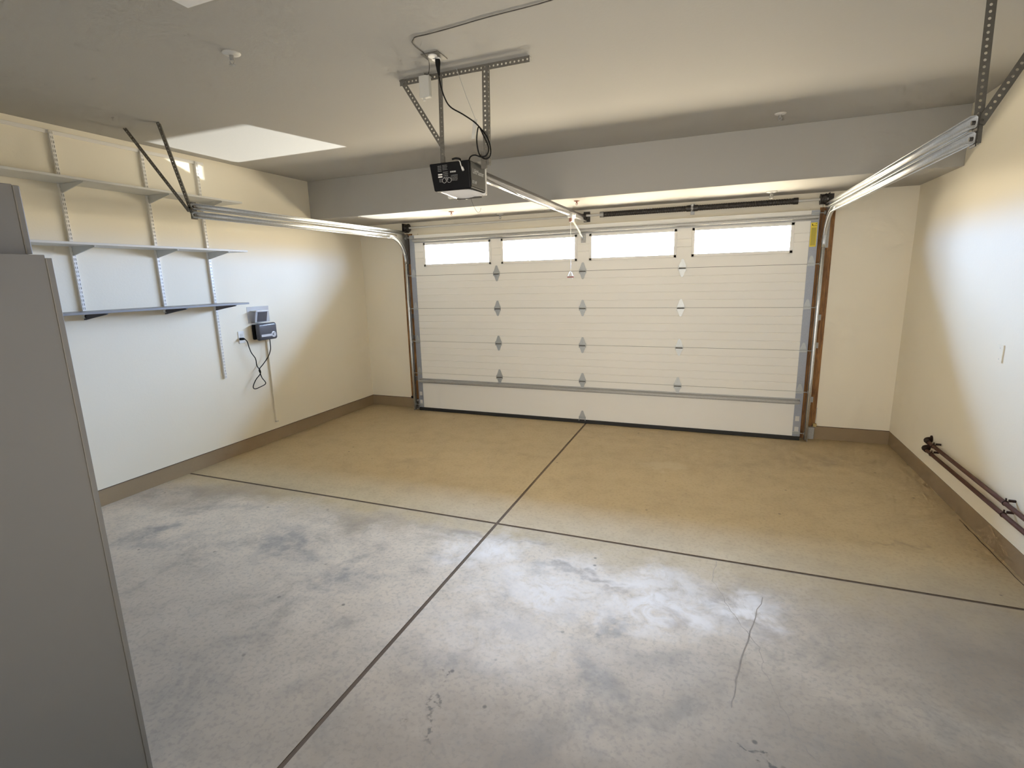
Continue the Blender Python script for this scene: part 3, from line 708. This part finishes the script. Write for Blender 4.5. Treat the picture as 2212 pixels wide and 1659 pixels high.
bm = NB(); tube(bm, [plug + Vector((0, 0, 0.030)), plug + Vector((0, 0, 0.008)), plug + Vector((0.001, 0, -0.03)), plug + Vector((0.003, 0.004, -0.06))], [0.015, 0.015, 0.010, 0.005], 12); mesh_obj('plug', bm, M['blackcord'], pc)
# antenna wire hanging below, clip and connector on top
mesh_obj('antenna_wire', TB(spline([Vector((0.02, y1 - 0.06, zb - 0.02)), atY(1016, 425, -3.24), atY(1022, 442, -3.24), atY(1030, 457, -3.24), atY(1036, 458, -3.24), atY(1039, 449, -3.24)], 5), 0.0012, 5), M['darksteel'], op)
bm = TB(spline([atY(977, 344, -3.40), atY(985, 342, -3.40), atY(994, 344, -3.39), Vector((0.02, -3.38, zt))], 4), 0.0055, 8); mesh_obj('cord_clip', bm, M['blackcord'], op)
bm = TB(spline([Vector((0.012, -3.38, zt + 0.006)), atY(993, 348, -3.432), atY(996, 358, -3.434), atY(999, 363, -3.436)], 4), 0.003, 6); tube(bm, [atY(998, 361, -3.435), atY(1001, 368, -3.436)], 0.007, 8); mesh_obj('connector_lead', bm, M['offwhite'], op)

# ceiling outlet plate
co = thing('ceiling_outlet', 'metal ceiling outlet plate holding the black plug above the opener', 'outlet', (-0.058, -3.483, ZC))
mesh_obj('plate', BX(-0.113, -0.003, -3.541, -3.425, ZC - 0.006, ZC, bev=0.002), M['angle'], co)
bm = NB()
for dy in (-0.021, 0.021): lathe(bm, [(0.026, -0.004), (0.026, 0.004)], (-0.056, -3.483 + dy, ZC - 0.009), 'z', 16)
mesh_obj('receptacle', bm, M['white'], co)
# thin wire on ceiling, and the little white box it feeds
zw = ZC - 0.004
wp = [(0.95, -3.86, zw), (0.726, -3.785, zw), (0.40, -3.765, zw), (0.20, -3.745, zw), (0.05, -3.735, zw), (-0.02, -3.735, zw), (-0.045, -3.72, zw), (-0.075, -3.685, zw), (-0.085, -3.62, zw), (-0.088, -3.54, zw), (-0.11, -3.45, zw - 0.01), (-0.17, -3.36, zw - 0.03), atY(917, 160, -3.285)]
tag(mesh_obj('ceiling_wire', TB(spline(wp, 5), 0.0028, 6), M['darksteel'], loc=(0.0, -3.7, ZC)), 'thin dark wire running along ceiling to the small pale box', 'wire')
q0 = atY(907, 166, -3.29); q1 = atY(931, 210, -3.29)
rb = thing('receiver_box', 'small pale plastic box hanging below ceiling beside the opener frame', 'receiver', tuple((q0 + q1) / 2))
mesh_obj('housing', BX(q0.x, q1.x, -3.31, -3.272, q1.z, q0.z, bev=0.006), M['boxgray'], rb)
mesh_obj('cable_nub', TB([((q0.x + q1.x) / 2 - 0.012, -3.29, q1.z), ((q0.x + q1.x) / 2 - 0.012, -3.29, q1.z - 0.014)], 0.008, 8), M['boxgray'], rb)
w0 = atY(986, 155, -3.285); w1 = atY(1027, 258, -3.29); w2 = atY(1022, 300, -3.29)
hw_ = thing('hanging_tag', 'narrow pale strip hanging on thin string above the opener', 'tag', tuple(w1))
mesh_obj('string', TB([w0 + Vector((0, 0, 0.02)), w0.lerp(w1, 0.5), w1], 0.0016, 5), M['printlight'], hw_)
bm = NB(); d = (w2 - w1); s_ = Vector((0.013, 0, 0))
A = [bm.verts.new(v) for v in (w1 - s_, w1 + s_, w2 + s_ * 0.9, w2 - s_ * 0.9)]; bm.faces.new(A)
solid(mesh_obj('strip', bm, M['boxgray'], hw_), 0.003)

# ================================================================== WALL SHELVING
STD = [(-2.485, 0.874, 'nearest the garage door'), (-3.010, 1.600, 'in the middle'), (-3.685, 1.600, 'nearest the tall cabinet')]
xs0 = XL
tag(mesh_obj('hang_rail', BX(XL, XL + 0.012, -4.7, -2.40, 3.008, 3.036, bev=0.002), M['standard'], loc=(XL, -3.5, 3.02)), 'white horizontal hanging rail on wall just below the ceiling', 'rail')
for y, zb_, where in STD:
    o = thing('shelf_standard', f'white slotted vertical shelf standard, the one {where}', 'shelf standard', (XL, y, zb_), 'slotted shelf standards on the wall')
    bm = NB(); w_ = 0.025
    perf_strip(bm, (XL + 0.0225, y - w_ / 2, zb_), (XL + 0.0225, y - w_ / 2, 3.030), (0, 1, 0), w_, -0.0015, 0.032, ('r', 0.0046, 0.018), cols=2)
    box(bm, XL, XL + 0.0220, y - w_ / 2, y - w_ / 2 + 0.0015, zb_, 3.030); box(bm, XL, XL + 0.0220, y + w_ / 2 - 0.0015, y + w_ / 2, zb_, 3.030)
    mesh_obj('channel', bm, M['standard'], o)
    mesh_obj('channel_slots', BX(XL + 0.001, XL + 0.004, y - w_ / 2 + 0.002, y + w_ / 2 - 0.002, zb_ + 0.004, 3.026), M['boxgray'], o)
SH = [(2.652, -2.262, 'top'), (2.178, -2.268, 'middle'), (1.652, -2.330, 'lowest')]
D = 0.295
for k, (z, yr, nm) in enumerate(SH):
    dark = k == 2
    b0 = mesh_obj('shelf_board', BX(XL + 0.018, XL + 0.018 + D, -4.75, yr, z - 0.009, z + 0.009, bev=0.002), M['shelfgray'] if dark else M['shelfwhite'], loc=(XL + 0.16, -3.5, z))
    tag(b0, {'top': 'pale shelf board highest on the wall, close under the ceiling', 'middle': 'pale shelf board between the highest and lowest wall shelves', 'lowest': 'gray shelf board lowest on the wall, seen from above'}[nm], 'shelf')
    for y, zb_, where in STD:
        o = thing('shelf_bracket', f'{"dark" if dark else "white"} tapered bracket under the {nm} shelf on the standard {where}', 'shelf bracket', (XL + 0.018, y, z - 0.06), 'brackets under the wall shelves')
        bm = NB(); xf = XL + 0.018 + D - 0.01; h = 0.070 if not dark else 0.055
        prism(bm, [(XL + 0.016, z - 0.010), (xf, z - 0.010), (xf, z - 0.020), (XL + 0.14, z - 0.010 - h * 0.62), (XL + 0.016, z - 0.010 - h)], 'y', y - 0.004, y + 0.004)
        box(bm, XL + 0.018, xf, y - 0.011, y + 0.011, z - 0.0125, z - 0.0095)
        mesh_obj('arm', bm, M['bracketdark'] if dark else M['shelfwhite'], o)
        mesh_obj('hook', BX(XL + 0.005, XL + 0.022, y - 0.006, y + 0.006, z - 0.010 - h, z - 0.012), M['bracketdark'] if dark else M['shelfwhite'], o)

# ================================================================== WALL CONTROLLER, HOLDER, OUTLET, RACEWAY
ct = thing('wall_controller', 'charcoal rounded wall box with silver stripe and black cord, left of door corner', 'controller', (XL, -1.95, 1.32))
bm = BX(XL + 0.012, XL + 0.045, -2.075, -1.83, 1.235, 1.405, bev=0.008); mesh_obj('back_box', bm, M['black'], ct)
bm = BX(XL + 0.047, XL + 0.105, -2.072, -1.800, 1.222, 1.415, bev=0.028, seg=4); cv = mesh_obj('cover', bm, M['ctl'], ct, smooth=True)
mesh_obj('stripe', BX(XL + 0.104, XL + 0.1065, -2.035, -1.885, 1.262, 1.288, bev=0.001), M['silver'], cv)
bm = NB(); lathe(bm, [(0.033, 0.0), (0.033, 0.0032), (0.028, 0.0045)], (XL + 0.1035, -1.862, 1.280), 'x', 24); bd = mesh_obj('badge', bm, M['silver'], cv)
bm = NB(); lathe(bm, [(0.009, 0.0), (0.009, 0.0015)], (XL + 0.1075, -1.872, 1.280), 'x', 12); tube(bm, [(XL + 0.1085, -1.862 + 0.018 * math.cos(a), 1.280 + 0.018 * math.sin(a)) for a in [PI * (.1 + .12 * k) for k in range(8)]], 0.0015, 5); mesh_obj('badge_mark', bm, M['ctl'], bd)
YCR = XL + 0.06
cp = [(XL + 0.055, -1.882, 1.225), atX(584, 745, YCR), atX(584, 757, YCR), atX(579, 771, YCR), atX(569, 786, YCR), atX(560, 798, YCR), atX(562, 806, YCR), atX(566, 816, YCR), atX(574, 828, YCR), atX(562, 836, YCR), atX(551, 840, YCR), atX(547, 835, YCR), atX(553, 820, YCR), atX(562, 808, YCR + 0.008), atX(562, 800, YCR + 0.008), atX(555, 790, YCR), atX(552, 775, YCR), atX(543, 762, YCR), atX(538, 750, YCR), atX(534, 738, YCR), atX(528, 732, YCR)]
cd = mesh_obj('power_cord', TB(spline([Vector(q) for q in cp], 6), 0.0052, 8), M['blackcord'], ct, smooth=True)
e_ = Vector(cp[-1]); bm = NB(); tube(bm, [e_ + Vector((0.004, 0.006, -0.004)), e_ + Vector((-0.012, -0.004, 0.0)), Vector((XL + 0.012, e_.y - 0.012, e_.z - 0.002))], [0.006, 0.014, 0.015], 10); mesh_obj('plug', bm, M['blackcord'], cd)
ou = thing('wall_outlet', 'white wall outlet with a black plug beside the charcoal wall box', 'outlet', (XL, -2.215, 1.28))
mesh_obj('plate', BX(XL, XL + 0.007, -2.252, -2.176, 1.215, 1.345, bev=0.002), M['white'], ou)
bm = NB()
for z in (1.258, 1.302): box(bm, XL + 0.006, XL + 0.009, -2.230, -2.198, z - 0.016, z + 0.016, bev=0.002)
mesh_obj('receptacle', bm, M['shelfwhite'], ou)
ho = thing('card_holder', 'clear plastic wall holder with dark card above the charcoal wall box', 'holder', (XL, -1.95, 1.48))
mesh_obj('back_plate', BX(XL, XL + 0.004, -2.10, -1.80, 1.42, 1.60, bev=0.001), M['clear'], ho)
bm = NB(); prism(bm, [(XL + 0.004, 1.425), (XL + 0.055, 1.425), (XL + 0.085, 1.545), (XL + 0.080, 1.545), (XL + 0.052, 1.430), (XL + 0.004, 1.430)], 'y', -2.055, -1.895)
mesh_obj('front_pocket', bm, M['clear'], ho)
bm = NB(); prism(bm, [(XL + 0.058, 1.432), (XL + 0.060, 1.432), (XL + 0.086, 1.540), (XL + 0.084, 1.540)], 'y', -2.030, -1.900); mesh_obj('dark_card', bm, M['ctl'], ho)
bm = NB(); prism(bm, [(XL + 0.004, 1.548), (XL + 0.086, 1.548), (XL + 0.086, 1.556), (XL + 0.004, 1.556)], 'y', -2.05, -1.88); mesh_obj('lip', bm, M['white'], ho)
rw = thing('cable_raceway', 'thin pale raceway running down the wall below the charcoal wall box', 'raceway', (XL, -1.89, 0.24))
mesh_obj('channel', BX(XL, XL + 0.022, -1.892, -1.868, 0.245, 1.225, bev=0.002), M['wall'], rw)
mesh_obj('end_cap', BX(XL, XL + 0.024, -1.895, -1.865, 0.232, 0.248, bev=0.002), M['boxgray'], rw)

# ================================================================== PIPES AND SWITCH ON THE OTHER WALL
def pipe(z, y_end, label):
    o = thing('copper_pipe', label, 'pipe', (XR, -3.0, z), 'brown pipes low on the wall')
    xp = XR - 0.048
    mesh_obj('tube', TB([(xp, -5.6, z + 0.012), (xp, -2.7, z + 0.004), (xp, y_end, z)], 0.0145, 12), M['copper'], o, smooth=True)
    bm = TB(spline([(xp, y_end - 0.03, z), (xp, y_end + 0.03, z), (xp + 0.012, y_end + 0.052, z + 0.006), (XR + 0.004, y_end + 0.064, z + 0.010)], 5), 0.019, 12)
    mesh_obj('elbow', bm, M['copperdark'], o, smooth=True)
    bm = NB()
    lathe(bm, [(0.030, -0.004), (0.030, 0.002), (0.020, 0.004)], (XR - 0.003, y_end + 0.064, z + 0.010), 'x', 16); mesh_obj('flange', bm, M['copperdark'], o)
    for y in (y_end - 0.13, -2.47, -3.9):
        bm = NB(); zz = z + (0.004 if y < -2 else 0)
        tube(bm, [(xp + 0.0155 * math.cos(a), y, zz + 0.0155 * math.sin(a)) for a in [2 * PI * k / 12 for k in range(13)]], 0.003, 6, cap=False)
        box(bm, xp + 0.014, XR, y - 0.006, y + 0.006, zz + 0.012, zz + 0.026); box(bm, xp - 0.003, xp + 0.003, y - 0.004, y + 0.004, zz + 0.014, zz + 0.034)
        mesh_obj('pipe_clip', bm, M['copperdark'], o)
    return o
pipe(0.392, -1.175, 'upper of two brown pipes running low along the wall beside the floor')
pipe(0.316, -1.155, 'lower of two brown pipes running low along the wall beside the floor')
sw = thing('blank_cover_plate', 'small white cover plate on the wall above the brown pipes', 'cover plate', (XR, -2.0, 1.265))
mesh_obj('plate', BX(XR - 0.007, XR, -2.040, -1.965, 1.208, 1.325, bev=0.002), M['wall'], sw)
for z in (1.230, 1.303):
    bm = NB(); lathe(bm, [(0.004, 0.0), (0.004, 0.0012)], (XR - 0.0082, -2.002, z), 'x', 10); mesh_obj('screw', bm, M['offwhite'], sw)

# ================================================================== SPRINKLERS AND CEILING LIGHT
def sprinkler(x, y, z, label, red=False, k=1.0):
    o = thing('sprinkler_head', label, 'sprinkler', (x, y, z), 'sprinkler heads on the ceiling')
    bm = NB(); lathe(bm, [(0.044 * k, 0.0), (0.042 * k, -0.004), (0.026 * k, -0.010), (0.016 * k, -0.012)], (x, y, z), 'z', 20); mesh_obj('escutcheon', bm, M['offwhite'] if not red else M['redbrown'], o, smooth=True)
    bm = NB(); lathe(bm, [(0.011 * k, -0.008), (0.011 * k, -0.020 * k - 0.01), (0.008 * k, -0.024 * k - 0.01)], (x, y, z), 'z', 12)
    for s in (-1, 1): tube(bm, spline([(x + s * 0.010 * k, y, z - 0.028 * k), (x + s * 0.014 * k, y, z - 0.040 * k), (x + s * 0.003 * k, y, z - 0.052 * k)], 4), 0.0025, 6)
    mesh_obj('body', bm, M['redbrown'] if red else M['galv_dull'], o)
    bm = NB(); lathe(bm, [(0.004, -0.050 * k), (0.015 * k, -0.053 * k), (0.015 * k, -0.056 * k)], (x, y, z), 'z', 14); mesh_obj('deflector', bm, M['redbrown'] if red else M['galv_dull'], o)
sprinkler(-1.04, -3.985, ZC, 'white sprinkler head on the open ceiling above the shelving side', k=1.1)
sprinkler(1.904, -1.368, ZC, 'small sprinkler head on the ceiling just before the dropped beam')
sprinkler(-1.446, -0.727, ZS, 'reddish sprinkler head under the beam, nearest the shelving side', red=True, k=0.75)
sprinkler(-1.048, -0.20, ZS, 'pale sprinkler head under the beam between the two reddish ones')
sprinkler(0.003 + 0.07, -0.773, ZS, 'reddish sprinkler head under the beam beside the opener rail', red=True, k=0.75)
sprinkler(1.959, -0.337, ZS, 'pale sprinkler head under the beam above the dark springs', k=1.2)
cl = thing('ceiling_light', 'white flat ceiling light fixture cut off by the picture edge', 'ceiling light', (-0.2, -4.6, ZC))
mesh_obj('base', BX(-0.790, 0.42, -4.78, -4.425, ZC - 0.014, ZC, bev=0.002), M['offwhite'], cl)
mesh_obj('diffuser', BX(-0.778, 0.41, -4.768, -4.436, ZC - 0.020, ZC - 0.010, bev=0.003), M['white'], cl)

# ================================================================== DOOR SENSORS
for s, nm in ((-1, 'small dark door sensor low on the jamb at the shelving side'), (1, 'small amber door sensor low on the jamb near the brown pipes')):
    x = s * 2.575
    o = thing('door_sensor', nm, 'door sensor', (x, -0.02, 0.16))
    mesh_obj('bracket', BX(x - 0.022, x + 0.022, -0.06, -0.0125 if True else 0, 0.150, 0.158), M['galv_dull'], o)
    mesh_obj('housing', BX(x - 0.018, x + 0.018, -0.075, -0.03, 0.156, 0.190, bev=0.004), M['black'] if s < 0 else M['amber'], o)
    bm = NB(); a = x - s * 0.018; lathe(bm, [(0.010, 0.0), (0.010, 0.003)], (a - (0.003 if s > 0 else 0), -0.052, 0.174), 'x', 12); mesh_obj('lens', bm, M['darksteel'], o)
    mesh_obj('lead', TB(spline([(x + s * 0.01, -0.03, 0.188), (x + s * 0.016, -0.018, 0.30), (x + s * 0.014, -0.018, 0.62 if s < 0 else 0.34), (x + s * 0.02, -0.016, 0.70 if s < 0 else 0.36)], 5), 0.0035, 6), M['blackcord'] if s < 0 else M['offwhite'], o)

# ================================================================== CABINETS NEAR THE VIEWER
ca = thing('tall_cabinet', 'tall plain beige cabinet standing on the floor close to the viewer', 'cabinet', (-0.8, -5.7, 0))
mesh_obj('body', BX(-1.15, -0.402, -6.10, -5.3581, 0.0, 1.938, bev=0.002), M['cabinet'], ca)
dr = mesh_obj('door', BX(-1.148, -0.400, -5.358, -5.342, 0.02, 1.9285, bev=0.0015), M['cabinet'], ca)
mesh_obj('handle', TB(spline([(-1.07, -5.342, 0.95), (-1.07, -5.313, 0.97), (-1.07, -5.313, 1.13), (-1.07, -5.342, 1.15)], 5), 0.006, 8), M['silver'], dr)
ub = thing('upper_cabinet', 'shorter beige cabinet box on top of the tall cabinet', 'cabinet', (-0.9, -5.7, 1.9385))
mesh_obj('body', BX(-1.25, -0.489, -6.05, -5.3612, 1.9385, 2.1485, bev=0.002), M['cabinet'], ub)
mesh_obj('door', BX(-1.248, -0.487, -5.361, -5.344, 1.944, 2.1465, bev=0.003), M['cabinet'], ub)

# ================================================================== CAMERA
cam = bpy.data.cameras.new('camera'); co_ = bpy.data.objects.new('camera', cam); COL.objects.link(co_)
cam.sensor_fit = 'HORIZONTAL'; cam.sensor_width = 36.0; cam.lens = 1107.69 / 2212 * 36.0; cam.clip_start = 0.02
m = Matrix((( RIGHT.x, UP.x, -FWD.x, CAM.x), (RIGHT.y, UP.y, -FWD.y, CAM.y), (RIGHT.z, UP.z, -FWD.z, CAM.z), (0, 0, 0, 1)))
co_.matrix_world = m; SC.camera = co_

# ================================================================== LIGHT
SKY = 108.0; GROUND = 50.0
w = bpy.data.worlds.new('outdoors'); SC.world = w; w.use_nodes = True; nt = w.node_tree; nt.nodes.clear()
out = nt.nodes.new('ShaderNodeOutputWorld'); bg = nt.nodes.new('ShaderNodeBackground'); nt.links.new(bg.outputs[0], out.inputs[0])
tc = nt.nodes.new('ShaderNodeTexCoord'); sp = nt.nodes.new('ShaderNodeSeparateXYZ'); nt.links.new(tc.outputs['Generated'], sp.inputs[0])
cr = nt.nodes.new('ShaderNodeValToRGB'); mr = nt.nodes.new('ShaderNodeMapRange'); mr.inputs[1].default_value = -1; mr.inputs[2].default_value = 1
nt.links.new(sp.outputs['Z'], mr.inputs[0]); nt.links.new(mr.outputs[0], cr.inputs[0])
E = cr.color_ramp.elements
E[0].position = 0.0; E[0].color = (GROUND / 30, GROUND / 30 * 0.82, GROUND / 30 * 0.58, 1)
E[1].position = 1.0; E[1].color = (SKY / 30 * 0.55, SKY / 30 * 0.75, SKY / 30, 1)
e = E.new(0.485); e.color = E[0].color
e = E.new(0.515); e.color = (SKY / 30 * 0.50, SKY / 30 * 0.65, SKY / 30, 1)
nt.links.new(cr.outputs[0], bg.inputs[0]); bg.inputs[1].default_value = 30.0
def lamp(name, typ, loc, target=None, **k):
    l = bpy.data.lights.new(name, typ); o = bpy.data.objects.new(name, l); COL.objects.link(o); o.location = loc
    for a, b in k.items():
        if a == 'portal': l.cycles.is_portal = True
        else: setattr(l, a, b)
    if target is not None: o.rotation_euler = (Vector(target) - Vector(loc)).to_track_quat('-Z', 'Y').to_euler()
    return o
for (a, b) in WIN:
    lamp('window_portal', 'AREA', ((a + b) / 2, YD + 0.06, (WZ0 + WZ1) / 2), ((a + b) / 2, -3, (WZ0 + WZ1) / 2), shape='RECTANGLE', size=b - a, size_y=WZ1 - WZ0, portal=True)
# added fill lamp in front of the rear wall, brightening the garage door
lamp('rear_fill', 'AREA', (0.9, YREAR + 0.05, 1.5), (0.5, 0, 1.45), shape='RECTANGLE', size=1.6, size_y=1.6, energy=26, color=(1.0, 0.90, 0.76), spread=math.radians(84))
# sun glints thrown up from the driveway through the first window
k = 1.7; S1 = Vector((-1.72 + 0.90 * k, -0.1 + 2.38 * k, 2.18 - 0.90 * k))
lamp('driveway_glint', 'SPOT', S1, (-1.72, -0.1, 2.18), energy=7000, spot_size=math.radians(15), spot_blend=0.05, shadow_soft_size=0.02, color=(1, 0.97, 0.93))
k = 4.2; S2 = Vector((-1.72 + 0.38 * k, -0.1 + 0.65 * k, 2.18 - 0.46 * k))
lamp('driveway_glint', 'SPOT', S2, (-1.72, -0.1, 2.18), energy=2500, spot_size=math.radians(19), spot_blend=0.05, shadow_soft_size=0.02, color=(1, 0.97, 0.93))

SC.view_settings.view_transform = 'Standard'; SC.view_settings.look = 'None'; SC.view_settings.exposure = 0.23; SC.view_settings.gamma = 1.12
SC.cycles.use_denoising = True; SC.cycles.max_bounces = 8; SC.cycles.diffuse_bounces = 6; SC.cycles.glossy_bounces = 3; SC.cycles.use_light_tree = False; SC.cycles.use_adaptive_sampling = True; SC.cycles.adaptive_threshold = 0.08; SC.cycles.adaptive_min_samples = 12; SC.cycles.sample_clamp_indirect = 10.0
for o in SC.objects:
    if '_w' in o: del o['_w']
